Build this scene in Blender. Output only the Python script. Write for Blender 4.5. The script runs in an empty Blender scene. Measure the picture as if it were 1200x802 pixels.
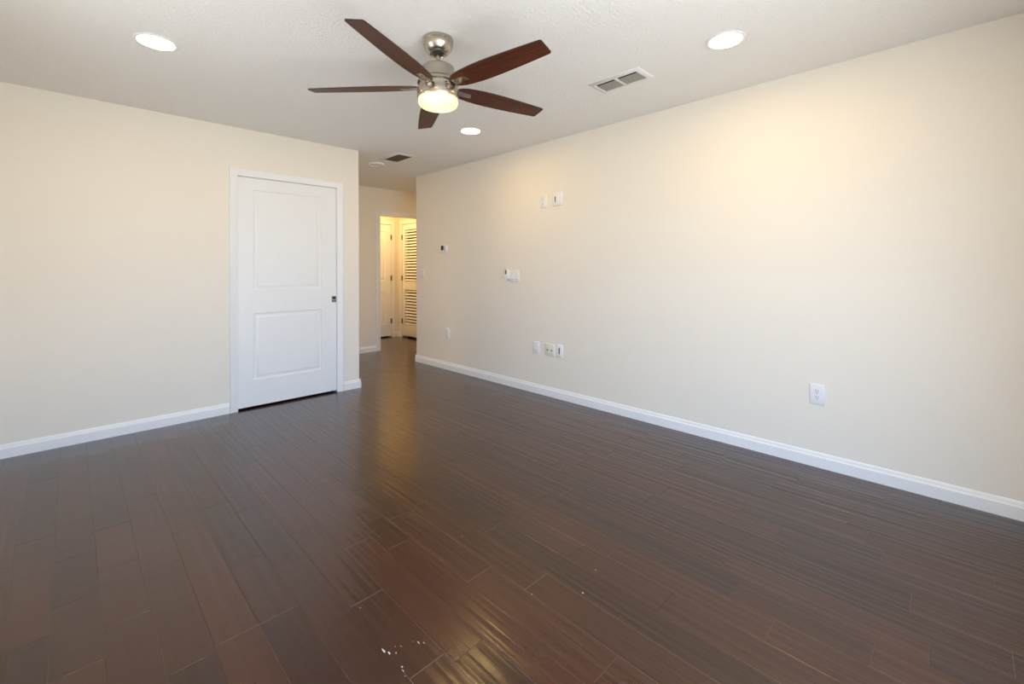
import bpy, bmesh, math, random
from mathutils import Vector, Matrix

S = bpy.context.scene
COL = S.collection
PI = math.pi
H = 2.44            # ceiling height
XR, YL = 3.246, 4.370   # right wall plane, left (door) wall plane
XS, YB = -0.47, -0.48   # side wall and back wall (both behind the camera)
YH = 6.14           # hall wall
XV, YV = 4.25, 7.25 # vestibule: louvered-door wall and far wall

# ------------------------------------------------------------------ camera
cam = bpy.data.cameras.new('camera')
cam_o = bpy.data.objects.new('camera', cam)
COL.objects.link(cam_o)
cam.sensor_fit = 'HORIZONTAL'
cam.sensor_width = 36.0
cam.lens = 521.159 * 36.0 / 1200.0
cam.shift_y = -(401.0 - 315.838) / 1200.0
cam.clip_start = 0.02
cam_o.matrix_world = (Matrix.Translation((0, 0, 1.21462)) @ Matrix.Rotation(-0.780747, 4, 'Z')
                      @ Matrix.Rotation(PI / 2, 4, 'X') @ Matrix.Rotation(-0.00287, 4, 'Z'))
S.camera = cam_o

# ------------------------------------------------------------------ exposure
S.view_settings.view_transform = 'Standard'
S.view_settings.look = 'None'
S.view_settings.gamma = 1.0
S.view_settings.use_curve_mapping = False
S.view_settings.exposure = 0.08

SKY_UP = (0.60, 0.91, 1.40)
SKY_DOWN = (1.16, 1.18, 1.17)
SKY_STRENGTH = 6.5
LAMP_STRENGTH = 82.0
LAMP_COLOR = (1.0, 0.635, 0.225)
FAN_STRENGTH = 1.05
HALL_WATTS = 16.0
ARM_WATTS = 9.0
LEFT_FILL_WATTS = 15.0

# ------------------------------------------------------------------ world: open sky outside the windows
w = bpy.data.worlds.new('sky')
S.world = w
w.use_nodes = True
nt = w.node_tree
nt.nodes.clear()
tc = nt.nodes.new('ShaderNodeTexCoord')
sx = nt.nodes.new('ShaderNodeSeparateXYZ')
rp = nt.nodes.new('ShaderNodeValToRGB')
rp.color_ramp.elements[0].position = 0.47
rp.color_ramp.elements[0].color = (*SKY_DOWN, 1)
rp.color_ramp.elements[1].position = 0.53
rp.color_ramp.elements[1].color = (*SKY_UP, 1)
mr = nt.nodes.new('ShaderNodeMapRange')
mr.inputs['From Min'].default_value = -1
mr.inputs['From Max'].default_value = 1
bg = nt.nodes.new('ShaderNodeBackground')
bg.inputs['Strength'].default_value = SKY_STRENGTH
ow = nt.nodes.new('ShaderNodeOutputWorld')
L = nt.links
L.new(tc.outputs['Generated'], sx.inputs[0])
L.new(sx.outputs['Z'], mr.inputs['Value'])
L.new(mr.outputs[0], rp.inputs[0])
L.new(rp.outputs[0], bg.inputs['Color'])
L.new(bg.outputs[0], ow.inputs[0])

# window openings: (centre, size_y_or_x, size_z); portals guide the sky light
WIN_SIDE = (1.90, 2.55, 0.90, 2.03)     # y0 y1 z0 z1 in the side wall: window
WIN_BACK = (-0.30, 1.95, 0.02, 2.03)     # x0 x1 z0 z1 in the back wall: sliding glass door


def portal(name, loc, rot, sxx, syy):
    l = bpy.data.lights.new(name, 'AREA')
    l.shape = 'RECTANGLE'
    l.size, l.size_y = sxx, syy
    l.cycles.is_portal = True
    o = bpy.data.objects.new(name, l)
    o.location, o.rotation_euler = loc, rot
    COL.objects.link(o)


y0, y1, z0, z1 = WIN_SIDE
portal('daylight_portal', (XS - 0.10, (y0 + y1) / 2, (z0 + z1) / 2), (0, -PI / 2, 0), z1 - z0, y1 - y0)
x0, x1, z0, z1 = WIN_BACK
portal('daylight_portal', ((x0 + x1) / 2, YB - 0.10, (z0 + z1) / 2), (PI / 2, 0, 0), x1 - x0, z1 - z0)


def area_lamp(name, loc, r, watts, color, spread=PI):
    l = bpy.data.lights.new(name, 'AREA')
    l.shape = 'DISK'
    l.size = 2 * r
    l.energy = watts
    l.color = color
    l.spread = spread
    o = bpy.data.objects.new(name, l)
    o.location = loc
    COL.objects.link(o)
    return o


# warm ceiling lamps of the vestibule and of the hall's right arm (round the corner)
area_lamp('vestibule_ceiling_lamp', (3.55, 6.72, H - 0.03), 0.12, HALL_WATTS, (1.0, 0.60, 0.21))
area_lamp('hall_ceiling_lamp', (0.95, 4.95, H - 0.03), 0.30, LEFT_FILL_WATTS, (1.0, 0.80, 0.58))  # added fill light at the hall's left end, no lamp known there
area_lamp('hall_ceiling_lamp', (4.75, 5.6, H - 0.03), 0.10, ARM_WATTS, (1.0, 0.68, 0.32))


# ------------------------------------------------------------------ material helpers
def mat(name, color, rough=0.5, metal=0.0, spec=0.5, emit=None, estr=0.0, coat=0.0):
    m = bpy.data.materials.new(name)
    m.use_nodes = True
    b = m.node_tree.nodes['Principled BSDF']
    b.inputs['Base Color'].default_value = (*color, 1)
    b.inputs['Roughness'].default_value = rough
    b.inputs['Metallic'].default_value = metal
    b.inputs['Specular IOR Level'].default_value = spec
    b.inputs['Coat Weight'].default_value = coat
    if emit:
        b.inputs['Emission Color'].default_value = (*emit, 1)
        b.inputs['Emission Strength'].default_value = estr
    return m


def nodes(m):
    return m.node_tree.nodes, m.node_tree.links, m.node_tree.nodes['Principled BSDF']


def bump_noise(m, scale, strength, dist, detail=3.0, space='Object', stretch=None):
    n, l, b = nodes(m)
    t = n.new('ShaderNodeTexCoord')
    src = t.outputs[space]
    if stretch:
        mp = n.new('ShaderNodeMapping')
        mp.inputs['Scale'].default_value = stretch
        l.new(src, mp.inputs[0])
        src = mp.outputs[0]
    no = n.new('ShaderNodeTexNoise')
    no.inputs['Scale'].default_value = scale
    no.inputs['Detail'].default_value = detail
    bu = n.new('ShaderNodeBump')
    bu.inputs['Strength'].default_value = strength
    bu.inputs['Distance'].default_value = dist
    l.new(src, no.inputs['Vector'])
    l.new(no.outputs[0], bu.inputs['Height'])
    l.new(bu.outputs[0], b.inputs['Normal'])
    return no


M = {}
M['wall'] = mat('cream wall paint', (0.84, 0.788, 0.695), 0.62, spec=0.35)
bump_noise(M['wall'], 90, 0.25, 0.0015)
M['ceiling'] = mat('white textured ceiling paint', (0.885, 0.875, 0.85), 0.8, spec=0.2)
bump_noise(M['ceiling'], 70, 1.0, 0.0055, 3)
M['trim'] = mat('white semigloss trim paint', (0.86, 0.865, 0.86), 0.35)
M['door'] = mat('white door paint', (0.85, 0.855, 0.85), 0.38)
M['plate'] = mat('white plastic', (0.84, 0.84, 0.83), 0.35)
M['ivory'] = mat('ivory plastic', (0.80, 0.77, 0.69), 0.4)
M['slot'] = mat('dark slot', (0.012, 0.011, 0.010), 0.6)
M['shade_grey'] = mat('grey plastic', (0.36, 0.35, 0.33), 0.5)
M['screw'] = mat('screw', (0.6, 0.59, 0.56), 0.35, 0.6)
M['display'] = mat('dark display', (0.015, 0.013, 0.012), 0.15)
M['hinge'] = mat('bronzed steel hinge', (0.20, 0.15, 0.09), 0.4, 0.8)
M['chrome'] = mat('satin nickel hardware', (0.42, 0.39, 0.34), 0.35, 1.0)
M['pull_dark'] = mat('dark recess', (0.03, 0.026, 0.02), 0.5, 0.3)
M['vent'] = mat('white enamel vent', (0.78, 0.77, 0.74), 0.45)
M['vent_slat'] = mat('grey enamel slats', (0.36, 0.34, 0.29), 0.5)  # shade on the slat faces is put into this grey
M['duct'] = mat('dark duct', (0.02, 0.018, 0.014), 0.8)  # near-black, paints the shade inside vents and behind doors
M['duct_slat'] = mat('brown grille slats', (0.115, 0.085, 0.05), 0.6)
M['fleck'] = mat('white paint fleck', (0.50, 0.46, 0.42), 0.6)
M['frame'] = mat('white vinyl frame', (0.8, 0.8, 0.8), 0.4)

# brushed nickel
m = M['nickel'] = mat('brushed nickel', (0.47, 0.43, 0.365), 0.25, 1.0)
n_, l_, b_ = nodes(m)
t = n_.new('ShaderNodeTexCoord')
mp = n_.new('ShaderNodeMapping')
mp.inputs['Scale'].default_value = (1, 1, 60)
no = n_.new('ShaderNodeTexNoise')
no.inputs['Scale'].default_value = 18
mrn = n_.new('ShaderNodeMapRange')
mrn.inputs['To Min'].default_value = 0.20
mrn.inputs['To Max'].default_value = 0.32
l_.new(t.outputs['Object'], mp.inputs[0])
l_.new(mp.outputs[0], no.inputs['Vector'])
l_.new(no.outputs[0], mrn.inputs['Value'])
l_.new(mrn.outputs[0], b_.inputs['Roughness'])
b_.inputs['Anisotropic'].default_value = 0.6

# cherry / walnut fan blade: grain runs along local x
m = M['blade'] = mat('dark cherry blade', (0.10, 0.03, 0.015), 0.42, spec=0.25)
n_, l_, b_ = nodes(m)
t = n_.new('ShaderNodeTexCoord')
mp = n_.new('ShaderNodeMapping')
mp.inputs['Scale'].default_value = (3, 60, 60)
no = n_.new('ShaderNodeTexNoise')
no.inputs['Scale'].default_value = 2.2
no.inputs['Detail'].default_value = 5
cr = n_.new('ShaderNodeValToRGB')
cr.color_ramp.elements[0].position = 0.3
cr.color_ramp.elements[0].color = (0.040, 0.0095, 0.0040, 1)
cr.color_ramp.elements[1].position = 0.75
cr.color_ramp.elements[1].color = (0.115, 0.0300, 0.0115, 1)
l_.new(t.outputs['Object'], mp.inputs[0])
l_.new(mp.outputs[0], no.inputs['Vector'])
l_.new(no.outputs[0], cr.inputs[0])
l_.new(cr.outputs[0], b_.inputs['Base Color'])
M['blade_edge'] = mat('dark blade edge', (0.018, 0.010, 0.008), 0.4)

# emitters
M['lens'] = mat('lit lamp lens', (0.8, 0.8, 0.8), 0.5, emit=LAMP_COLOR, estr=LAMP_STRENGTH)
M['lens_off'] = mat('unlit frosted lens', (0.72, 0.70, 0.66), 0.4)
m = M['glass_lit'] = mat('lit opal glass', (0.55, 0.50, 0.40), 0.25)
n_, l_, b_ = nodes(m)
t = n_.new('ShaderNodeTexCoord')
cr = n_.new('ShaderNodeValToRGB')
cr.color_ramp.elements[0].position = 0.02
cr.color_ramp.elements[0].color = (1.0, 0.88, 0.58, 1)
cr.color_ramp.elements[1].position = 0.11
cr.color_ramp.elements[1].color = (0.80, 0.55, 0.24, 1)
dists = []
for px, py in ((0.050, 0.030), (-0.045, -0.030)):
    vm = n_.new('ShaderNodeVectorMath')
    vm.operation = 'DISTANCE'
    vm.inputs[1].default_value = (px, py, -0.350)
    l_.new(t.outputs['Object'], vm.inputs[0])
    dists.append(vm)
mn = n_.new('ShaderNodeMath')
mn.operation = 'MINIMUM'
l_.new(dists[0].outputs['Value'], mn.inputs[0])
l_.new(dists[1].outputs['Value'], mn.inputs[1])
l_.new(mn.outputs[0], cr.inputs[0])
l_.new(cr.outputs[0], b_.inputs['Emission Color'])
b_.inputs['Emission Strength'].default_value = FAN_STRENGTH

# window glass: clear, a little glossy
m = M['pane'] = bpy.data.materials.new('clear window glass')
m.use_nodes = True
n_, l_ = m.node_tree.nodes, m.node_tree.links
n_.clear()
o_ = n_.new('ShaderNodeOutputMaterial')
mx = n_.new('ShaderNodeMixShader')
mx.inputs[0].default_value = 0.07
tr = n_.new('ShaderNodeBsdfTransparent')
gl = n_.new('ShaderNodeBsdfGlossy')
gl.inputs['Roughness'].default_value = 0.02
l_.new(tr.outputs[0], mx.inputs[1])
l_.new(gl.outputs[0], mx.inputs[2])
l_.new(mx.outputs[0], o_.inputs[0])

# hand-scraped espresso planks; 'tint' holds per-plank randoms: R tone, G offset, B seam wear
m = M['floor'] = mat('hand scraped espresso planks', (0.04, 0.025, 0.02), 0.3)
n_, l_, b_ = nodes(m)
at = n_.new('ShaderNodeAttribute')
at.attribute_name = 'tint'
sp = n_.new('ShaderNodeSeparateColor')
l_.new(at.outputs['Color'], sp.inputs[0])
t = n_.new('ShaderNodeTexCoord')
off = n_.new('ShaderNodeVectorMath')
off.operation = 'MULTIPLY_ADD'
cmb = n_.new('ShaderNodeCombineXYZ')
for i in range(3):
    l_.new(sp.outputs[1], cmb.inputs[i])
off.inputs[1].default_value = (7.0, 19.0, 0.0)
l_.new(cmb.outputs[0], off.inputs[0])
l_.new(t.outputs['Object'], off.inputs[2])


def fl_noise(scale3, sc, det, rough=0.5):
    mp = n_.new('ShaderNodeMapping')
    mp.inputs['Scale'].default_value = scale3
    l_.new(off.outputs[0], mp.inputs[0])
    no = n_.new('ShaderNodeTexNoise')
    no.inputs['Scale'].default_value = sc
    no.inputs['Detail'].default_value = det
    no.inputs['Roughness'].default_value = rough
    l_.new(mp.outputs[0], no.inputs['Vector'])
    return no


plank = n_.new('ShaderNodeValToRGB')
els = plank.color_ramp.elements
els[0].position = 0.0
els[0].color = (0.0255, 0.0090, 0.0046, 1)
els[1].position = 1.0
els[1].color = (0.0540, 0.0150, 0.0066, 1)
e = els.new(0.35)
e.color = (0.0365, 0.0106, 0.0048, 1)
e = els.new(0.7)
e.color = (0.0440, 0.0124, 0.0055, 1)
grain = fl_noise((30, 0.5, 1), 3.0, 2, 0.5)
cloud = fl_noise((3.5, 1.2, 1), 2.0, 3)
ma = n_.new('ShaderNodeMath')
ma.operation = 'MULTIPLY_ADD'       # tone + 0.5*(cloud-0.5)
ma.inputs[1].default_value = 0.9
l_.new(cloud.outputs[0], ma.inputs[0])
sb = n_.new('ShaderNodeMath')
sb.operation = 'SUBTRACT'
sb.inputs[1].default_value = 0.45
l_.new(sp.outputs[0], sb.inputs[0])
l_.new(sb.outputs[0], ma.inputs[2])
l_.new(ma.outputs[0], plank.inputs[0])
gm = n_.new('ShaderNodeMapRange')
gm.inputs['From Min'].default_value = 0.3
gm.inputs['From Max'].default_value = 0.7
gm.inputs['To Min'].default_value = 0.91
gm.inputs['To Max'].default_value = 1.08
l_.new(grain.outputs[0], gm.inputs['Value'])
mul = n_.new('ShaderNodeVectorMath')
mul.operation = 'SCALE'
l_.new(plank.outputs[0], mul.inputs[0])
l_.new(gm.outputs[0], mul.inputs['Scale'])
mixw = n_.new('ShaderNodeMix')
mixw.data_type = 'RGBA'
l_.new(sp.outputs[2], mixw.inputs['Factor'])
l_.new(mul.outputs[0], mixw.inputs['A'])
mixw.inputs['B'].default_value = (0.20, 0.125, 0.075, 1)
l_.new(mixw.outputs['Result'], b_.inputs['Base Color'])
# scraped ripples: long ridges along the plank plus faint cross chatter
rip = fl_noise((34, 0.9, 1), 1.0, 1.5, 0.4)
chat = fl_noise((5, 22, 1), 1.0, 1, 0.4)
ad = n_.new('ShaderNodeMath')
ad.operation = 'MULTIPLY_ADD'
ad.inputs[1].default_value = 0.16
l_.new(chat.outputs[0], ad.inputs[0])
l_.new(rip.outputs[0], ad.inputs[2])
ad2 = n_.new('ShaderNodeMath')
ad2.operation = 'MULTIPLY_ADD'
ad2.inputs[1].default_value = 0.015
l_.new(grain.outputs[0], ad2.inputs[0])
l_.new(ad.outputs[0], ad2.inputs[2])
bu = n_.new('ShaderNodeBump')
bu.inputs['Strength'].default_value = 1.0
bu.inputs['Distance'].default_value = 0.0028
l_.new(ad2.outputs[0], bu.inputs['Height'])
l_.new(bu.outputs[0], b_.inputs['Normal'])
rr = n_.new('ShaderNodeMapRange')
rr.inputs['To Min'].default_value = 0.16
rr.inputs['To Max'].default_value = 0.27
l_.new(cloud.outputs[0], rr.inputs['Value'])
l_.new(rr.outputs[0], b_.inputs['Roughness'])
b_.inputs['Specular IOR Level'].default_value = 0.34
b_.inputs['Coat Weight'].default_value = 0.50
b_.inputs['Coat Roughness'].default_value = 0.26
b_.inputs['Coat IOR'].default_value = 1.5
l_.new(bu.outputs[0], b_.inputs['Coat Normal'])


# ------------------------------------------------------------------ mesh builder
class MB:
    def __init__(self):
        self.bm = bmesh.new()
        self.mats = []

    def mi(self, m):
        if m not in self.mats:
            self.mats.append(m)
        return self.mats.index(m)

    def quad(self, pts, m):
        f = self.bm.faces.new([self.bm.verts.new(p) for p in pts])
        f.material_index = self.mi(m)
        return f

    def box(self, lo, hi, m, bevel=0.0, seg=1, rot=None):
        """axis aligned box, optional bevel; rot: Matrix applied about the box centre"""
        c = (Vector(lo) + Vector(hi)) / 2
        d = Vector(hi) - Vector(lo)
        r = bmesh.ops.create_cube(self.bm, size=1.0)
        vs = r['verts']
        for v in vs:
            v.co = Vector((v.co.x * d.x, v.co.y * d.y, v.co.z * d.z))
        fs = set(f for v in vs for f in v.link_faces)
        idx = self.mi(m)
        for f in fs:
            f.material_index = idx
        if bevel > 0:
            es = list(set(e for f in fs for e in f.edges))
            rr_ = bmesh.ops.bevel(self.bm, geom=es, offset=bevel, segments=seg, affect='EDGES', profile=0.5)
            for f in rr_['faces']:
                f.material_index = idx
            vs = list(set(v for f in rr_['faces'] for v in f.verts) | set(v for v in vs if v.is_valid))
        for v in vs:
            co = v.co
            if rot is not None:
                co = rot @ co
            v.co = co + c
        return vs

    def lathe(self, prof, m, seg=40, centre=(0, 0, 0), smooth=True, mat4=None):
        """prof: list of (r, z); closed at ends when r == 0"""
        idx = self.mi(m)
        rings = []
        for r, z in prof:
            if r < 1e-6:
                p = Vector((0, 0, z))
                if mat4:
                    p = mat4 @ p
                rings.append([self.bm.verts.new(p + Vector(centre))])
            else:
                ring = []
                for i in range(seg):
                    a = 2 * PI * i / seg
                    p = Vector((r * math.cos(a), r * math.sin(a), z))
                    if mat4:
                        p = mat4 @ p
                    ring.append(self.bm.verts.new(p + Vector(centre)))
                rings.append(ring)
        for A, B in zip(rings, rings[1:]):
            for i in range(seg):
                j = (i + 1) % seg
                if len(A) == 1 and len(B) == 1:
                    continue
                if len(A) == 1:
                    f = self.bm.faces.new((A[0], B[j], B[i]))
                elif len(B) == 1:
                    f = self.bm.faces.new((A[i], A[j], B[0]))
                else:
                    f = self.bm.faces.new((A[i], A[j], B[j], B[i]))
                f.material_index = idx
                f.smooth = smooth

    def prism(self, prof, axis, a, b, m):
        """extrude a 2-D profile along 'X' or 'Y': prof points are (other, z)"""
        idx = self.mi(m)

        def pt(q, s):
            return (s, q[0], q[1]) if axis == 'X' else (q[0], s, q[1])
        A = [self.bm.verts.new(pt(q, a)) for q in prof]
        B = [self.bm.verts.new(pt(q, b)) for q in prof]
        n = len(prof)
        fs = [self.bm.faces.new(A), self.bm.faces.new(B)]
        for i in range(n):
            fs.append(self.bm.faces.new((A[i], A[(i + 1) % n], B[(i + 1) % n], B[i])))
        for f in fs:
            f.material_index = idx

    def build(self, name, parent=None, loc=None, sharp=True, recalc=True):
        if recalc:
            bmesh.ops.recalc_face_normals(self.bm, faces=self.bm.faces[:])
        me = bpy.data.meshes.new(name)
        self.bm.to_mesh(me)
        self.bm.free()
        for mm in self.mats:
            me.materials.append(mm)
        if sharp:
            try:
                me.set_sharp_from_angle(angle=math.radians(35))
            except Exception:
                pass
        o = bpy.data.objects.new(name, me)
        COL.objects.link(o)
        if parent:
            o.parent = parent
        if loc:
            o.location = loc
        return o


def tag(o, label=None, cat=None, group=None, kind=None):
    if label:
        o['label'] = label
    if cat:
        o['category'] = cat
    if group:
        o['group'] = group
    if kind:
        o['kind'] = kind
    return o


def empty(name, loc, rot=(0, 0, 0)):
    o = bpy.data.objects.new(name, None)
    o.empty_display_size = 0.05
    o.location, o.rotation_euler = loc, rot
    COL.objects.link(o)
    return o


def structure(mb, name, label, cat):
    return tag(mb.build(name), label, cat, kind='structure')


# ================================================================== STRUCTURE
# ---- floor: individual planks, 127 mm wide, along Y
rnd = random.Random(11)
SEAM0, PW = 0.073, 0.1272
JOINTS = {-3: [2.747], -2: [2.141, 2.937], -1: [1.89, 2.296, 2.649], 0: [2.041, 2.445, 2.836],
          1: [2.307, 2.696], 2: [1.696, 2.556, 2.947], 3: [1.692, 2.094, 2.715, 3.069],
          4: [1.948, 2.552], 5: [1.548, 2.156, 2.663, 3.168], 6: [1.107, 1.889, 2.424, 3.011],
          7: [1.751, 2.159], 8: [0.76, 1.352], 9: [1.165], 10: [1.55], 11: [0.761],
          12: [0.454, 1.053, 2.256], 13: [0.199], 14: [0.07], 15: [-0.112, 1.69],
          16: [0.132, 0.535], 19: [-0.089]}
FX0, FX1, FY0, FY1 = XS - 0.14, 5.6, YB - 0.14, YV + 0.14
fb = MB()
tint = fb.bm.loops.layers.float_color.new('tint')
G, D = 0.0011, 0.0009
fm = fb.mi(M['floor'])
k0, k1 = math.floor((FX0 - SEAM0) / PW), math.ceil((FX1 - SEAM0) / PW)
for k in range(k0, k1):
    xa, xb = max(SEAM0 + k * PW, FX0), min(SEAM0 + (k + 1) * PW, FX1)
    known = JOINTS.get(k, [])
    ys = list(known)
    if not ys:
        ys = [rnd.uniform(0.2, 0.9)]
    while ys[-1] < FY1:
        ys.append(ys[-1] + rnd.choice([0.4, 0.4, 0.55, 0.62, 0.8, 0.95, 1.2]) * rnd.uniform(0.97, 1.03))
    while ys[0] > FY0:
        ys.insert(0, ys[0] - rnd.choice([0.4, 0.55, 0.62, 0.8, 0.95, 1.2]) * rnd.uniform(0.97, 1.03))
    ys[0], ys[-1] = FY0, FY1
    ys = [ys[0]] + [y for y in ys[1:-1] if FY0 + 0.05 < y < FY1 - 0.05] + [ys[-1]]
    for ya, yb in zip(ys, ys[1:]):
        tone = rnd.random()
        offv = rnd.random()
        b_out = [fb.bm.verts.new(p) for p in ((xa, ya, -D), (xb, ya, -D), (xb, yb, -D), (xa, yb, -D))]
        t_in = [fb.bm.verts.new(p) for p in ((xa + G, ya + G, 0), (xb - G, ya + G, 0), (xb - G, yb - G, 0), (xa + G, yb - G, 0))]
        f = fb.bm.faces.new(t_in)
        f.material_index = fm
        for lp in f.loops:
            lp[tint] = (tone, offv, 0, 1)
        for i in range(4):
            f = fb.bm.faces.new((b_out[i], b_out[(i + 1) % 4], t_in[(i + 1) % 4], t_in[i]))
            f.material_index = fm
            wear = rnd.choice([0.0, 0.1, 0.35, 0.7]) if i in (0, 2) else rnd.choice([0.0, 0.1, 0.25, 0.5])
            for lp in f.loops:
                lp[tint] = (tone, offv, wear, 1)
floor = structure(fb, 'floor', 'dark espresso hand-scraped wood plank floor running through room and hall', 'floor')

# white paint flecks scuffed into the floor (marks with a shape of their own)
fk = MB()
rk = random.Random(4)
FLK = [(0.704, 1.300, 0.010, 0.026), (0.712, 1.278, 0.008, 0.017), (0.738, 1.285, 0.0035, 0.005), (0.728, 1.262, 0.006, 0.008), (0.752, 1.272, 0.003, 0.008),
       (0.800, 1.245, 0.0045, 0.022), (0.812, 1.232, 0.0035, 0.012), (0.790, 1.262, 0.002, 0.006), (0.716, 1.205, 0.006, 0.010), (0.711, 1.190, 0.003, 0.012), (0.705, 1.170, 0.004, 0.006),
       (0.735, 1.520, 0.006, 0.006), (1.26, 1.60, 0.005, 0.007), (1.22, 1.13, 0.005, 0.007), (1.50, 1.04, 0.006, 0.010), (1.36, 1.00, 0.012, 0.006)]
for fx, fy, fw, fh in FLK:
    n = 9
    vs = []
    for i in range(n):
        a = 2 * PI * i / n
        q = rk.uniform(0.45, 1.1)
        vs.append(fk.bm.verts.new((fx + 0.42 * fw * q * math.cos(a), fy + 0.5 * fh * q * math.sin(a), 0.0004)))
    f = fk.bm.faces.new(vs)
    f.material_index = fk.mi(M['fleck'])
fko = fk.build('paint_flecks', parent=floor)
tag(fko, 'white paint flecks scuffed into the planks', kind='stuff')

# ---- ceiling
cb = MB()
cb.box((XS - 0.14, YB - 0.14, H), (5.6, YV + 0.14, H + 0.12), M['ceiling'])
structure(cb, 'ceiling', 'white textured flat ceiling over room and hall', 'ceiling')

# ---- walls
T = 0.12
DX0, DX1, DZ = 1.002, 1.888, 2.040       # door opening in the left wall (rough)
b = MB()
b.box((XS - T, YL, 0), (DX0, YL + T, H), M['wall'])
b.box((DX1, YL, 0), (2.106, YL + T, H), M['wall'])
b.box((DX0, YL, DZ), (DX1, YL + T, H), M['wall'])
structure(b, 'wall_left', 'cream wall with the white door, ending at the hall opening', 'wall')

b = MB()
b.box((XR, YB - T, 0), (XR + T, 5.074, H), M['wall'])
structure(b, 'wall_right', 'long cream wall carrying the outlets and thermostat', 'wall')

b = MB()
wy0, wy1, wz0, wz1 = WIN_SIDE
b.box((XS - T, YB - T, 0), (XS, wy0, H), M['wall'])
b.box((XS - T, wy1, 0), (XS, YL, H), M['wall'])
b.box((XS - T, wy0, wz1), (XS, wy1, H), M['wall'])
b.box((XS - T, wy0, 0), (XS, wy1, wz0), M['wall'])
structure(b, 'wall_side', 'cream wall with the sash window, beside the camera', 'wall')

b = MB()
wx0, wx1, vz0, vz1 = WIN_BACK
b.box((XS, YB - T, 0), (wx0, YB, H), M['wall'])
b.box((wx1, YB - T, 0), (XR, YB, H), M['wall'])
b.box((wx0, YB - T, 0), (wx1, YB, vz0), M['wall'])
b.box((wx0, YB - T, vz1), (wx1, YB, H), M['wall'])
structure(b, 'wall_back', 'cream wall with the sliding glass door, behind the camera', 'wall')

# hall wall with the doorway
OX0, OX1, OZ = 3.300, 4.110, 2.035
b = MB()
b.box((0.6, YH, 0), (OX0 - 0.018, YH + T, H), M['wall'])
b.box((OX1 + 0.018, YH, 0), (5.6, YH + T, H), M['wall'])
b.box((OX0 - 0.018, YH, OZ + 0.018), (OX1 + 0.018, YH + T, H), M['wall'])
structure(b, 'wall_hall', 'cream hall wall with the open doorway, beyond the room', 'wall')

b = MB()
b.box((0.6 - T, YL + T, 0), (0.6, YH + T, H), M['wall'])
structure(b, 'wall_hall_left', 'cream wall closing the left end of the hall', 'wall')
b = MB()
b.box((5.6, YB, 0), (5.6 + T, YV + T, H), M['wall'])
structure(b, 'wall_hall_right', 'cream wall closing the right end of the hall', 'wall')
b = MB()
b.box((XR + T, 4.954, 0), (5.6, 5.074, H), M['wall'])
structure(b, 'wall_hall_near', 'cream hall wall turning right behind the corner', 'wall')
# vestibule beyond the doorway; far wall with opening for door_2, right wall with opening for door_3
D2X0, D2X1 = 3.36, 4.115
D3Y0, D3Y1 = 6.36, 7.115
b = MB()
b.box((2.9, YV, 0), (D2X0, YV + T, H), M['wall'])
b.box((D2X1, YV, 0), (XV + T, YV + T, H), M['wall'])
b.box((D2X0, YV, 2.03), (D2X1, YV + T, H), M['wall'])
structure(b, 'wall_vestibule_far', 'warm lit cream wall at the far end beyond the doorway', 'wall')
b = MB()
b.box((XV, YH + T, 0), (XV + T, D3Y0, H), M['wall'])
b.box((XV, D3Y1, 0), (XV + T, YV, H), M['wall'])
b.box((XV, D3Y0, 2.03), (XV + T, D3Y1, H), M['wall'])
structure(b, 'wall_vestibule_right', 'warm lit cream wall holding the louvered door', 'wall')
b = MB()
b.box((2.9 - T, YH + T, 0), (2.9, YV + T, H), M['wall'])
structure(b, 'wall_vestibule_left', 'cream wall hidden left of the doorway', 'wall')
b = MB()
b.box((D2X0 - 0.05, YV + T, 0), (XV + T, YV + T + 0.03, H), M['duct'])  # dark sheet right behind the door, shade painted by its colour
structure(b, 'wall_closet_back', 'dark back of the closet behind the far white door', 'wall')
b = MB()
b.box((XV + T, D3Y0 - 0.1, 0), (XV + T + 0.03, YV + T, H), M['duct'])  # added dark sheet: paints the shade behind the louvers, keeps daylight out
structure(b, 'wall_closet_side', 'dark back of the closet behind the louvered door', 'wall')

# ---- baseboards (profiled, 90 mm)
BH, BT = 0.090, 0.015


def bprof(face, sign):
    """profile against a wall plane at 'face', sticking out by sign*BT"""
    s = sign
    return [(face, 0.0), (face + s * BT, 0.0), (face + s * BT, 0.062), (face + s * 0.0125, 0.0655),
            (face + s * 0.0075, 0.0685), (face + s * 0.0065, 0.080), (face + s * 0.0045, 0.086), (face, BH)]


b = MB()
b.prism(bprof(YL, -1), 'X', XS, 0.950, M['trim'])
structure(b, 'baseboard_left', 'white baseboard left of the white door', 'baseboard')
b = MB()
b.prism(bprof(YL, -1), 'X', 1.940, 2.106 + BT, M['trim'])
b.prism(bprof(2.106, 1), 'Y', YL - BT * 0.99, YL + T, M['trim'])
structure(b, 'baseboard_left_corner', 'short white baseboard between the white door and hall opening', 'baseboard')
b = MB()
b.prism(bprof(XR, -1), 'Y', YB, 5.074 + BT, M['trim'])
b.prism(bprof(5.074, 1), 'X', XR - BT * 0.99, 5.6, M['trim'])
structure(b, 'baseboard_right', 'long white baseboard along the right wall', 'baseboard')
b = MB()
b.prism(bprof(YH, -1), 'X', 0.6, OX0 - 0.064, M['trim'])
b.prism(bprof(YH, -1), 'X', OX1 + 0.064, 5.6, M['trim'])
structure(b, 'baseboard_hall', 'white baseboard along the hall wall by the doorway', 'baseboard')
b = MB()
b.prism(bprof(YV, -1), 'X', D2X1 + 0.055, XV, M['trim'])
b.prism(bprof(XV, -1), 'Y', D3Y1 + 0.055, YV, M['trim'])
structure(b, 'baseboard_vestibule', 'tiny white baseboard in the corner between the two far doors', 'baseboard')
b = MB()
b.prism(bprof(XS, 1), 'Y', YB, YL - BT, M['trim'])
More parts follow.
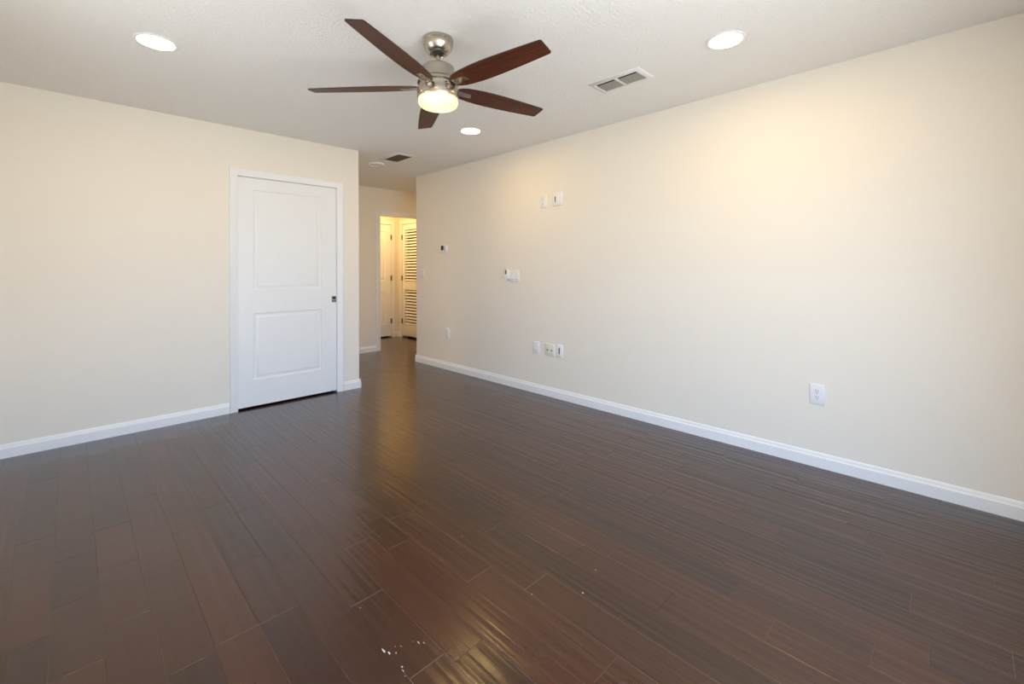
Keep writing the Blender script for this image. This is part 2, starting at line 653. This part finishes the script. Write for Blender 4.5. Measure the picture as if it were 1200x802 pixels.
b.prism(bprof(YB, 1), 'X', XS + BT, wx0 - 0.02, M['trim'])
b.prism(bprof(YB, 1), 'X', wx1 + 0.02, XR - BT, M['trim'])
structure(b, 'baseboard_back', 'white baseboard along the walls behind the camera', 'baseboard')


# ---- casings
def cas_prof(inner, outer, face, s):
    """stepped casing profile between inner and outer edges, sticking out from 'face' by sign s"""
    d = outer - inner
    return [(inner, face), (inner, face + s * 0.009), (inner + d * 0.12, face + s * 0.0115), (inner + d * 0.55, face + s * 0.012),
            (inner + d * 0.68, face + s * 0.016), (inner + d * 0.93, face + s * 0.017), (outer, face + s * 0.013), (outer, face)]


def casing(b, plane, face, s, a0, a1, z1, wd, m):
    """mitred door casing round an opening a0..a1, 0..z1; plane 'Y' (wall at constant Y) or 'X'"""
    idx = b.mi(m)

    def P(a, f, z):
        return (a, f, z) if plane == 'Y' else (f, a, z)
    rows = []
    for tfrac, h in [(0, 0), (0, .009), (.12, .0115), (.55, .012), (.68, .016), (.93, .017), (1, .013), (1, 0)]:
        e = wd * tfrac
        f = face + s * h
        rows.append([b.bm.verts.new(P(a0 - e, f, 0)), b.bm.verts.new(P(a0 - e, f, z1 + e)),
                     b.bm.verts.new(P(a1 + e, f, z1 + e)), b.bm.verts.new(P(a1 + e, f, 0))])
    for A, B in zip(rows, rows[1:]):
        for i in range(3):
            f = b.bm.faces.new((A[i], A[i + 1], B[i + 1], B[i]))
            f.material_index = idx
    for i in (0, 3):
        f = b.bm.faces.new([r[i] for r in rows])
        f.material_index = idx


# trim round door_1: casing + jamb
b = MB()
JX0, JX1, JZ = 1.014, 1.876, 2.028
casing(b, 'Y', YL, -1, JX0 - 0.004, JX1 + 0.004, JZ + 0.004, 0.058, M['trim'])
b.box((DX0, YL - 0.001, 0), (JX0, YL + T, JZ), M['trim'])
b.box((JX1, YL - 0.001, 0), (DX1, YL + T, JZ), M['trim'])
b.box((DX0, YL - 0.001, JZ), (DX1, YL + T, DZ), M['trim'])
structure(b, 'trim_1', 'white door casing round the white two-panel door', 'door frame')

# trim of the hall doorway
b = MB()
casing(b, 'Y', YH, -1, OX0 - 0.004, OX1 + 0.004, OZ + 0.004, 0.060, M['trim'])
b.box((OX0 - 0.018, YH - 0.001, 0), (OX0, YH + T, OZ), M['trim'])
b.box((OX1, YH - 0.001, 0), (OX1 + 0.018, YH + T, OZ), M['trim'])
b.box((OX0 - 0.018, YH - 0.001, OZ), (OX1 + 0.018, YH + T, OZ + 0.018), M['trim'])
structure(b, 'trim_2', 'white casing round the open doorway in the hall', 'door frame')
b = MB()
casing(b, 'Y', YV, -1, D2X0, D2X1, 2.03, 0.055, M['trim'])
structure(b, 'trim_3', 'white casing round the far white door beyond the doorway', 'door frame')
b = MB()
casing(b, 'X', XV, -1, D3Y0, D3Y1, 2.03, 0.055, M['trim'])
structure(b, 'trim_4', 'white casing round the louvered door', 'door frame')


# ---- panelled door slabs.  Built in local (a, depth, z): a along the door, depth 0 = front face, + into the wall
def panel_door(b, P, a0, a1, z0, z1, panels, thick, m):
    """front surface with moulded panels; P maps (a, d, z) to a point; panels: (pa0, pa1, pz0, pz1)"""
    idx = b.mi(m)

    def q(pts):
        f = b.bm.faces.new([b.bm.verts.new(P(*p)) for p in pts])
        f.material_index = idx
    az = sorted(set([a0, a1] + [p[0] for p in panels] + [p[1] for p in panels]))
    zz = sorted(set([z0, z1] + [p[2] for p in panels] + [p[3] for p in panels]))
    for i in range(len(az) - 1):
        for j in range(len(zz) - 1):
            ca, cz = (az[i] + az[i + 1]) / 2, (zz[j] + zz[j + 1]) / 2
            if any(p[0] < ca < p[1] and p[2] < cz < p[3] for p in panels):
                continue
            q([(az[i], 0, zz[j]), (az[i + 1], 0, zz[j]), (az[i + 1], 0, zz[j + 1]), (az[i], 0, zz[j + 1])])
    steps = [(0, 0), (0.004, 0.007), (0.012, 0.0085), (0.024, 0.009), (0.028, 0.0065), (0.040, 0.002), (0.044, 0.002)]
    for pa0, pa1, pz0, pz1 in panels:
        for (o1, d1), (o2, d2) in zip(steps, steps[1:]):
            R1 = [(pa0 + o1, d1, pz0 + o1), (pa1 - o1, d1, pz0 + o1), (pa1 - o1, d1, pz1 - o1), (pa0 + o1, d1, pz1 - o1)]
            R2 = [(pa0 + o2, d2, pz0 + o2), (pa1 - o2, d2, pz0 + o2), (pa1 - o2, d2, pz1 - o2), (pa0 + o2, d2, pz1 - o2)]
            for i in range(4):
                q([R1[i], R1[(i + 1) % 4], R2[(i + 1) % 4], R2[i]])
        o, d = steps[-1]
        q([(pa0 + o, d, pz0 + o), (pa1 - o, d, pz0 + o), (pa1 - o, d, pz1 - o), (pa0 + o, d, pz1 - o)])
    # sides and back
    c = [(a0, z0), (a1, z0), (a1, z1), (a0, z1)]
    for i in range(4):
        (p, r), (s, t2) = c[i], c[(i + 1) % 4]
        q([(p, 0, r), (s, 0, t2), (s, thick, t2), (p, thick, r)])
    q([(x, thick, z) for x, z in c])
    bmesh.ops.remove_doubles(b.bm, verts=b.bm.verts[:], dist=1e-5)


DOORY = YL + 0.010
b = MB()
panel_door(b, lambda a, d, z: (a, DOORY + d, z), JX0 + 0.002, JX1 - 0.002, 0.018, JZ - 0.003,
           [(1.139, 1.727, 1.036, 1.920), (1.139, 1.727, 0.245, 0.833)], 0.035, M['door'])
door1 = structure(b, 'door_1', 'white two-panel door with small nickel pull at right edge', 'door')
b = MB()
b.box((1.828, DOORY - 0.0025, 0.893), (1.872, DOORY + 0.001, 0.955), M['chrome'], 0.001)
b.box((1.835, DOORY - 0.0032, 0.925), (1.865, DOORY - 0.002, 0.949), M['pull_dark'])
b.box((1.835, DOORY - 0.0032, 0.898), (1.845, DOORY - 0.002, 0.912), M['pull_dark'])
b.box((1.854, DOORY - 0.0032, 0.898), (1.865, DOORY - 0.002, 0.912), M['pull_dark'])
tag(b.build('flush_pull', parent=door1), 'square nickel flush pull')
b = MB()   # dark sheet behind the door, its colour stands for the shade in the gap
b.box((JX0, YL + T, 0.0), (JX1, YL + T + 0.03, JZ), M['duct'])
structure(b, 'wall_door_back', 'dark cavity behind the white two-panel door', 'wall')


def hinge(b, loc, axis):
    x, y, z = loc
    prof = [(0, z - 0.046), (0.005, z - 0.046), (0.0065, z - 0.042), (0.0065, z + 0.042), (0.005, z + 0.046), (0, z + 0.046)]
    b.lathe(prof, M['hinge'], 12, (x, y, 0))
    if axis == 'X':
        b.box((x - 0.016, y + 0.003, z - 0.044), (x + 0.012, y + 0.012, z + 0.044), M['hinge'])
    else:
        b.box((x + 0.003, y - 0.012, z - 0.044), (x + 0.012, y + 0.016, z + 0.044), M['hinge'])


HZ = (1.80, 1.065, 0.29)
# door_2: far white panel door, hinges on its right
b = MB()
panel_door(b, lambda a, d, z: (a, YV + 0.004 + d, z), D2X0 + 0.003, D2X1 - 0.003, 0.022, 2.025,
           [(D2X0 + 0.12, D2X1 - 0.12, 1.02, 1.90), (D2X0 + 0.12, D2X1 - 0.12, 0.24, 0.82)], 0.035, M['door'])
door2 = structure(b, 'door_2', 'warm lit white panel door at the far end beyond the doorway', 'door')
for z in HZ:
    b = MB()
    hinge(b, (D2X1 - 0.002, YV - 0.009, z), 'X')
    b.build('hinge', parent=door2)
# door_3: louvered door on the vestibule's right wall, hinges at its far edge
b = MB()
SX = XV + 0.004
yA, yB = D3Y0 + 0.003, D3Y1 - 0.003
st = 0.085
for (ya, yb, za, zb) in ((yA, yA + st, 0.03, 2.025), (yB - st, yB, 0.03, 2.025), (yA + st, yB - st, 1.925, 2.025),
                         (yA + st, yB - st, 0.855, 1.005), (yA + st, yB - st, 0.03, 0.225)):
    b.box((SX, ya, za), (SX + 0.035, yb, zb), M['door'], 0.002)
door3 = structure(b, 'door_3', 'white louvered door on the right beyond the doorway', 'door')
for za, zb in ((1.005, 1.925), (0.225, 0.855)):
    b = MB()
    n = int(round((zb - za) / 0.0525))
    pitch = (zb - za) / n
    rot = Matrix.Rotation(math.radians(-60), 3, 'Y')
    for i in range(n):
        zc = za + (i + 0.5) * pitch
        b.box((SX + 0.0175 - 0.019, yA + st - 0.004, zc - 0.0035), (SX + 0.0175 + 0.019, yB - st + 0.004, zc + 0.0035), M['door'], 0.0015, rot=rot)
    b.build('louver_panel', parent=door3)
for z in HZ:
    b = MB()
    hinge(b, (XV - 0.009, D3Y1 - 0.002, z), 'Y')
    b.build('hinge', parent=door3)

# ---- windows behind the camera
fr = MB()
fx0, fx1 = XS - 0.09, XS - 0.03
for (ya, yb, za, zb) in ((wy0, wy0 + 0.045, wz0, wz1), (wy1 - 0.045, wy1, wz0, wz1), (wy0 + 0.045, wy1 - 0.045, wz1 - 0.045, wz1), (wy0 + 0.045, wy1 - 0.045, wz0, wz0 + 0.045),
                         (wy0 + 0.045, wy1 - 0.045, (wz0 + wz1) / 2 - 0.02, (wz0 + wz1) / 2 + 0.02)):
    fr.box((fx0, ya, za), (fx1, yb, zb), M['frame'], 0.003)
fr.box((XS - 0.03, wy0 - 0.03, wz0 - 0.025), (XS + 0.03, wy1 + 0.03, wz0), M['trim'], 0.003)
w1 = structure(fr, 'window_1', 'white framed sash window beside the camera', 'window')
pb = MB()
pb.box((XS - 0.062, wy0 + 0.04, wz0 + 0.04), (XS - 0.058, wy1 - 0.04, wz1 - 0.04), M['pane'])
pb.build('pane', parent=w1)
fr = MB()
for (xa, xb, za, zb) in ((wx0, wx0 + 0.045, vz0, vz1), (wx1 - 0.045, wx1, vz0, vz1), (wx0 + 0.045, wx1 - 0.045, vz1 - 0.045, vz1), (wx0 + 0.045, wx1 - 0.045, vz0, vz0 + 0.045),
                         ((wx0 + wx1) / 2 - 0.04, (wx0 + wx1) / 2 + 0.04, vz0 + 0.045, vz1 - 0.045)):
    fr.box((xa, YB - 0.09, za), (xb, YB - 0.03, zb), M['frame'], 0.003)
w2 = structure(fr, 'window_2', 'white framed sliding glass door behind the camera', 'window')
pb = MB()
pb.box((wx0 + 0.04, YB - 0.062, vz0 + 0.04), (wx1 - 0.04, YB - 0.058, vz1 - 0.04), M['pane'])
pb.build('pane', parent=w2)

# ================================================================== CEILING FAN
FANX, FANY = 1.3874, 1.954
fan = empty('ceiling_fan', (FANX, FANY, H))
tag(fan, 'brushed nickel ceiling fan with five dark cherry blades and lit glass bowl', 'ceiling fan')
b = MB()
b.lathe([(0, 0), (0.079, 0), (0.081, -0.003), (0.081, -0.018), (0.079, -0.0205), (0.080, -0.023), (0.0785, -0.032), (0.073, -0.050), (0.063, -0.067), (0.052, -0.078),
         (0.044, -0.083), (0.040, -0.083), (0.036, -0.074), (0.0, -0.070)], M['nickel'], 56)
b.build('canopy', parent=fan)
b = MB()
b.lathe([(0, -0.066), (0.0125, -0.066), (0.0125, -0.138), (0.020, -0.140), (0.020, -0.155), (0, -0.155)], M['nickel'], 28)
b.lathe([(0, -0.072), (0.024, -0.072), (0.027, -0.078), (0.022, -0.086), (0.0128, -0.090), (0, -0.090)], M['pull_dark'], 28)
b.build('downrod', parent=fan)
b = MB()
b.lathe([(0, -0.147), (0.050, -0.147), (0.079, -0.149), (0.0845, -0.154), (0.0855, -0.160), (0.0855, -0.208), (0.088, -0.214), (0.104, -0.226), (0.108, -0.232), (0.108, -0.240), (0.098, -0.246),
         (0.098, -0.266), (0, -0.266)], M['nickel'], 64)
b.build('motor_housing', parent=fan)
b = MB()
b.lathe([(0, -0.266), (0.100, -0.266), (0.108, -0.268), (0.110, -0.272), (0.110, -0.316), (0.1085, -0.319), (0.103, -0.321), (0, -0.321)], M['nickel'], 64)
b.build('light_ring', parent=fan)
b = MB()
prof = [(0, -0.318), (0.102, -0.318), (0.1045, -0.321), (0.1045, -0.338)]
for i in range(1, 9):
    a = i / 8 * PI / 2
    prof.append((0.0795 + 0.025 * math.cos(a), -0.338 - 0.025 * math.sin(a)))
prof += [(0.04, -0.3655), (0, -0.3665)]
b.lathe(prof, M['glass_lit'], 64)
bowl = b.build('glass_bowl', parent=fan)
tag(bowl, 'glowing opal glass bowl of the fan light')
BLADE_Z = -0.257
BASE = math.radians(-154.165)
OUT = [(0.105, 0.012), (0.112, 0.030), (0.130, 0.042), (0.160, 0.0515), (0.20, 0.0575), (0.26, 0.0625), (0.32, 0.0640), (0.40, 0.0625), (0.50, 0.0580), (0.60, 0.0520), (0.672, 0.0470), (0.680, 0.0410)]


def blade_mesh():
    b = MB()
    it, ie = b.mi(M['blade']), b.mi(M['blade_edge'])
    h = 0.003
    outline = [(r, -wv) for r, wv in OUT] + [(r, wv) for r, wv in reversed(OUT)]
    # asymmetric tip: leading corner slightly longer
    outline = [(r + (0.0015 if wv < 0 and r > 0.66 else 0), wv) for r, wv in outline]
    top = [b.bm.verts.new((r, wv, h)) for r, wv in outline]
    bot = [b.bm.verts.new((r, wv, -h)) for r, wv in outline]
    f = b.bm.faces.new(top)
    f.material_index = it
    f = b.bm.faces.new(list(reversed(bot)))
    f.material_index = it
    n = len(outline)
    for i in range(n):
        f = b.bm.faces.new((bot[i], bot[(i + 1) % n], top[(i + 1) % n], top[i]))
        f.material_index = ie
    return b


def iron_mesh():
    b = MB()
    b.prism([(-0.022, -0.0065), (0.022, -0.0065), (0.022, -0.0032), (-0.022, -0.0032)], 'X', 0.090, 0.205, M['nickel'])
    for v in b.bm.verts:
        if v.co.x > 0.2:
            v.co.x -= 0.016 if v.co.y < 0 else 0.0
            v.co.y *= 0.82
        else:
            v.co.y *= 1.1
    return b


blade0 = blade_mesh().build('blade', parent=fan)
iron0 = iron_mesh().build('blade_iron', parent=blade0)
tag(iron0, 'brushed nickel blade bracket')
DROOP = [0.000, -0.010, -0.008, 0.002, 0.013]
for k in range(5):
    bl = blade0 if k == 0 else blade0.copy()
    if k:
        COL.objects.link(bl)
        ir = iron0.copy()
        COL.objects.link(ir)
        ir.parent = bl
    ang = BASE - 2 * PI / 5 * k
    bl.parent = fan
    bl.matrix_local = (Matrix.Translation((0, 0, BLADE_Z)) @ Matrix.Rotation(ang + 0.007, 4, 'Z')
                       @ Matrix.Rotation(-DROOP[k] / 0.68, 4, 'Y') @ Matrix.Rotation(math.radians(-12), 4, 'X'))

# ================================================================== RECESSED CEILING LIGHTS


def recessed_light(loc, lit, label, group):
    e = empty('recessed_light', loc)
    tag(e, label, 'ceiling light', group)
    b = MB()
    b.lathe([(0.098, 0.0), (0.0975, -0.003), (0.093, -0.006), (0.084, -0.0065), (0.0815, -0.005), (0.080, 0.0)], M['plate'], 56)
    b.build('trim_ring', parent=e)
    b = MB()
    b.lathe([(0.0805, -0.0015), (0.0800, -0.0035), (0.05, -0.0045), (0, -0.0048)], M['lens'] if lit else M['lens_off'], 56)
    b.build('lens', parent=e)
    return e


LG = 'recessed lights of the main ceiling'
recessed_light((0.326, 3.035, H), True, 'lit round recessed ceiling light at upper left, above the door wall', LG)
recessed_light((2.492, 0.885, H), True, 'lit round recessed ceiling light at upper right, nearest the camera beside the large vent', LG)
recessed_light((2.506, 3.045, H), True, 'lit round recessed ceiling light behind the fan, farthest in the room', LG)
recessed_light((0.320, 0.885, H), True, 'lit round recessed ceiling light overhead near the camera, out of the photo frame', LG)
recessed_light((2.506, 4.752, H), False, 'unlit round white ceiling light in the hall, behind the small dark vent', None).scale = (0.92, 0.92, 2.6)

# ================================================================== CEILING VENTS


def register(loc, sx_, sy_, gx, gy, split, slat_m, nsl, tilt, label, frame_m):
    """rectangular register; slats run along Y"""
    e = empty('ceiling_vent', loc)
    tag(e, label, 'vent')
    b = MB()
    xo, yo, xi, yi = sx_ / 2, sy_ / 2, gx / 2, gy / 2
    rows = [[(-xo, -yo), (xo, -yo), (xo, yo), (-xo, yo)], [(-xo + .004, -yo + .004), (xo - .004, -yo + .004), (xo - .004, yo - .004), (-xo + .004, yo - .004)],
            [(-xi - .006, -yi - .006), (xi + .006, -yi - .006), (xi + .006, yi + .006), (-xi - .006, yi + .006)], [(-xi, -yi), (xi, -yi), (xi, yi), (-xi, yi)], [(-xi, -yi), (xi, -yi), (xi, yi), (-xi, yi)]]
    hs = [0.0, -0.005, -0.012, -0.0115, -0.001]
    idx = b.mi(frame_m)
    R = [[b.bm.verts.new((x, y, h)) for x, y in r] for r, h in zip(rows, hs)]
    for A, B in zip(R, R[1:]):
        for i in range(4):
            f = b.bm.faces.new((A[i], A[(i + 1) % 4], B[(i + 1) % 4], B[i]))
            f.material_index = idx
    if split:
        b.box((-xi, -0.008, -0.0088), (xi, 0.008, -0.001), frame_m)
    b.build('frame', parent=e)
    b = MB()
    b.box((-xi, -yi, -0.0012), (xi, yi, -0.0002), M['duct'])  # flat dark sheet painted as the shade inside the vent
    b.build('duct_opening', parent=e)
    rot = Matrix.Rotation(math.radians(tilt), 3, 'Y')
    segs = [(-yi, -0.008), (0.008, yi)] if split else [(-yi, yi)]
    for (ya, yb) in segs:
        b = MB()
        for i in range(nsl):
            xc = -xi + (0.036 if split else 0.008) + (i + 0.5) * ((gx - (0.036 if split else 0.008)) / nsl)
            b.box((xc - 0.0065, ya, -0.0054), (xc + 0.0065, yb, -0.0046), slat_m, rot=rot)
        b.build('louver', parent=e)
    return e


register((2.535, 1.556, H), 0.208, 0.372, 0.136, 0.306, True, M['vent_slat'], 7, 28, 'white rectangular ceiling vent with two louvered sections beside the right wall', M['vent'])
register((2.533, 4.325, H), 0.225, 0.385, 0.168, 0.322, False, M['duct_slat'], 9, 24, 'small ceiling vent with dark grille at the mouth of the hall', M['vent'])

# ================================================================== RIGHT WALL DEVICES
# built in local space: x along the wall (to the right as seen), y out of the wall toward the room, z up


def wall_thing(name, y, z, label, cat, group=None):
    # local +x -> world -Y (rightward in view), local +y -> world -X (into the room)
    e = empty(name, (XR, y, z), (0, 0, -PI / 2))
    e.rotation_euler = (0, 0, 0)
    e.matrix_world = Matrix(((0, -1, 0, XR), (-1, 0, 0, y), (0, 0, 1, z), (0, 0, 0, 1)))
    # a reflection would flip normals; use a rotation instead
    e.matrix_world = Matrix.Translation((XR, y, z)) @ Matrix.Rotation(PI / 2, 4, 'Z')
    tag(e, label, cat, group)
    return e


# with a +90 degree turn: local x -> world +Y (leftward in view), local y -> world -X (out of the wall)
def face_plate(e, wd, ht, m=None, th=0.009):
    b = MB()
    m = m or M['plate']
    hw, hh = wd / 2, ht / 2
    idx = b.mi(m)
    R = []
    for ins, d in ((0, 0), (0, th * 0.55), (0.0025, th * 0.85), (0.006, th)):
        R.append([b.bm.verts.new(p) for p in ((-hw + ins, d, -hh + ins), (hw - ins, d, -hh + ins), (hw - ins, d, hh - ins), (-hw + ins, d, hh - ins))])
    for A, B in zip(R, R[1:]):
        for i in range(4):
            f = b.bm.faces.new((A[i], A[(i + 1) % 4], B[(i + 1) % 4], B[i]))
            f.material_index = idx
    f = b.bm.faces.new(R[-1])
    f.material_index = idx
    f = b.bm.faces.new(list(reversed(R[0])))
    f.material_index = idx
    return b.build('cover_plate', parent=e)


def receptacle_mesh(m):
    b = MB()
    pts = []
    for i in range(28):
        a = 2 * PI * i / 28
        pts.append((0.0172 * math.cos(a), max(-0.0138, min(0.0138, 0.0172 * math.sin(a)))))
    A = [b.bm.verts.new((x, 0.005, z)) for x, z in pts]
    B = [b.bm.verts.new((x, 0.0082, z)) for x, z in pts]
    idx = b.mi(m)
    n = len(pts)
    for i in range(n):
        f = b.bm.faces.new((A[i], A[(i + 1) % n], B[(i + 1) % n], B[i]))
        f.material_index = idx
    f = b.bm.faces.new(B)
    f.material_index = idx
    for x, hh in ((-0.0064, 0.0040), (0.0064, 0.0048)):
        b.box((x - 0.0013, 0.0078, 0.002 - hh + 0.002), (x + 0.0013, 0.0085, 0.002 + hh + 0.002), M['slot'])
    rot = Matrix.Rotation(-PI / 2, 4, 'X')
    b.lathe([(0, 0.0085), (0.0029, 0.0085), (0.0029, 0.0076), (0, 0.0076)], M['slot'], 12, (0, 0, -0.0078), mat4=rot)
    return b


def screw(e, x, z, y=0.0086):
    b = MB()
    rot = Matrix.Rotation(-PI / 2, 4, 'X')
    b.lathe([(0, y + 0.0016), (0.0024, y + 0.0013), (0.0033, y + 0.0004), (0.0033, y - 0.0005), (0, y - 0.0005)], M['screw'], 12, (x, 0, z), mat4=rot)
    return b.build('screw', parent=e)


def outlet(y, z, wd, ht, label, group='duplex outlets on the right wall'):
    e = wall_thing('wall_outlet', y, z, label, 'outlet', group)
    face_plate(e, wd, ht)
    for dz in (0.0195, -0.0195):
        o = receptacle_mesh(M['plate']).build('receptacle', parent=e)
        o.location = (0, 0.003, dz)
    screw(e, 0, 0)
    return e


outlet(0.6205, 0.445, 0.080, 0.124, 'white duplex outlet low on the right wall, nearest the camera')
outlet(2.837, 1.867, 0.076, 0.118, 'white duplex outlet high on the right wall, left of the wider slotted plate')
outlet(2.938, 0.447, 0.078, 0.114, 'white duplex outlet low on the right wall, left of the two-jack plate')
outlet(4.392, 0.441, 0.080, 0.122, 'white duplex outlet low on the right wall, farthest away below the thermostat')


def slot_plate(y, z, wd, ht, sx_, sh, sz, label):
    e = wall_thing('cable_plate', y, z, label, 'wall plate', 'slotted cable plates on the right wall')
    face_plate(e, wd, ht)
    b = MB()
    b.box((sx_ - 0.017, 0.005, sz - 0.034), (sx_ + 0.017, 0.0075, sz + 0.034), M['plate'], 0.001)
    b.box((sx_ - 0.0058, 0.0070, sz - sh / 2), (sx_ + 0.0058, 0.0080, sz + sh / 2), M['slot'])
    b.build('slot_insert', parent=e, loc=(0, 0.003, 0))
    screw(e, sx_, sz + 0.045 if ht > 0.11 else sz + 0.03)
    screw(e, sx_, sz - 0.045 if ht > 0.11 else sz - 0.03)
    return e


slot_plate(2.662, 1.874, 0.117, 0.122, 0.023, 0.056, 0.0, 'wide white plate with dark vertical slot high on the right wall')
slot_plate(2.643, 0.449, 0.074, 0.116, 0.0, 0.058, 0.0, 'narrow white plate with dark vertical slot low on the wall, right of the two-jack plate')

# two-jack plate
e = wall_thing('jack_plate', 2.761, 0.446, 'ivory double plate with two dark round jacks low on the right wall', 'wall plate')
face_plate(e, 0.116, 0.114, M['ivory'])
rotx = Matrix.Rotation(-PI / 2, 4, 'X')
for jx in (0.0265, -0.0265):
    b = MB()
    b.lathe([(0, 0.0115), (0.0028, 0.0115), (0.0045, 0.0108), (0.0068, 0.0105), (0.0068, 0.005), (0, 0.005)], M['slot'], 18, (jx, 0, -0.004), mat4=rotx)
    b.build('jack', parent=e, loc=(0, 0.003, 0))
    screw(e, jx, 0.041)
    screw(e, jx, -0.041)

# double rocker switch beside the remote holder
e = wall_thing('light_switch', 3.226, 1.148, 'white double switch plate mid-height on the right wall, touching the remote holder', 'switch', 'switches on the right wall')
face_plate(e, 0.116, 0.114)


def rocker_mesh():
    b = MB()
    b.prism([(0.005, -0.0335), (0.0075, -0.0335), (0.0068, -0.002), (0.0105, 0.0335), (0.005, 0.0335)], 'X', -0.0165, 0.0165, M['plate'])
    b.box((-0.0165, 0.0064, -0.0385), (0.0165, 0.0072, -0.0340), M['shade_grey'])
    return b


for jx in (0.0265, -0.0265):
    o = rocker_mesh().build('rocker', parent=e)  
    o.location = (jx, 0.003, 0)
    screw(e, jx, 0.048)
    screw(e, jx, -0.048)

e = wall_thing('light_switch', 4.912, 1.165, 'white single switch plate on the right wall, next to the hall corner', 'switch', 'switches on the right wall')
face_plate(e, 0.075, 0.118)
rocker_mesh().build('rocker', parent=e, loc=(0, 0.003, 0))
screw(e, 0, 0.048)
screw(e, 0, -0.048)

# fan remote in a wall cradle, left of the double switch
e = wall_thing('remote_holder', 3.325, 1.158, 'small white wall holder with a remote in it, left of the double switch', 'remote holder')
b = MB()
b.box((-0.026, 0.0, -0.050), (0.026, 0.006, 0.050), M['plate'], 0.002)
b.box((-0.026, 0.004, -0.050), (-0.021, 0.026, 0.005), M['plate'], 0.0015)
b.box((0.021, 0.004, -0.050), (0.026, 0.026, 0.005), M['plate'], 0.0015)
b.box((-0.026, 0.004, -0.050), (0.026, 0.026, -0.044), M['plate'], 0.0015)
b.box((-0.026, 0.022, -0.050), (0.026, 0.027, -0.016), M['plate'], 0.0015)
b.build('cradle', parent=e).scale = (1.0, 1.5, 1.0)
b = MB()
b.box((-0.0195, 0.0065, -0.043), (0.0195, 0.0215, 0.074), M['ivory'], 0.005, 3)
b.box((0.001, 0.0210, 0.008), (0.0175, 0.0228, 0.050), M['display'], 0.001)
b.box((-0.014, 0.0210, 0.028), (-0.004, 0.0225, 0.048), M['plate'], 0.001)
b.box((-0.014, 0.0210, 0.006), (-0.004, 0.0225, 0.020), M['plate'], 0.001)
b.build('remote', parent=e).scale = (1.0, 1.5, 1.0)

# thermostat
e = wall_thing('thermostat', 4.440, 1.470, 'small white thermostat with dark display on the right wall near the hall', 'thermostat')
b = MB()
b.box((-0.064, 0.0, -0.044), (0.064, 0.026, 0.044), M['plate'], 0.005, 3)
b.build('body', parent=e)
b = MB()
b.box((-0.006, 0.0255, -0.020), (0.047, 0.0270, 0.036), M['display'], 0.001)
b.build('display', parent=e)
for bz in (0.022, 0.0, -0.022):
    b = MB()
    b.box((-0.034, 0.0255, bz - 0.008), (-0.016, 0.0275, bz + 0.008), M['shade_grey'], 0.0015)
    b.build('button', parent=e)
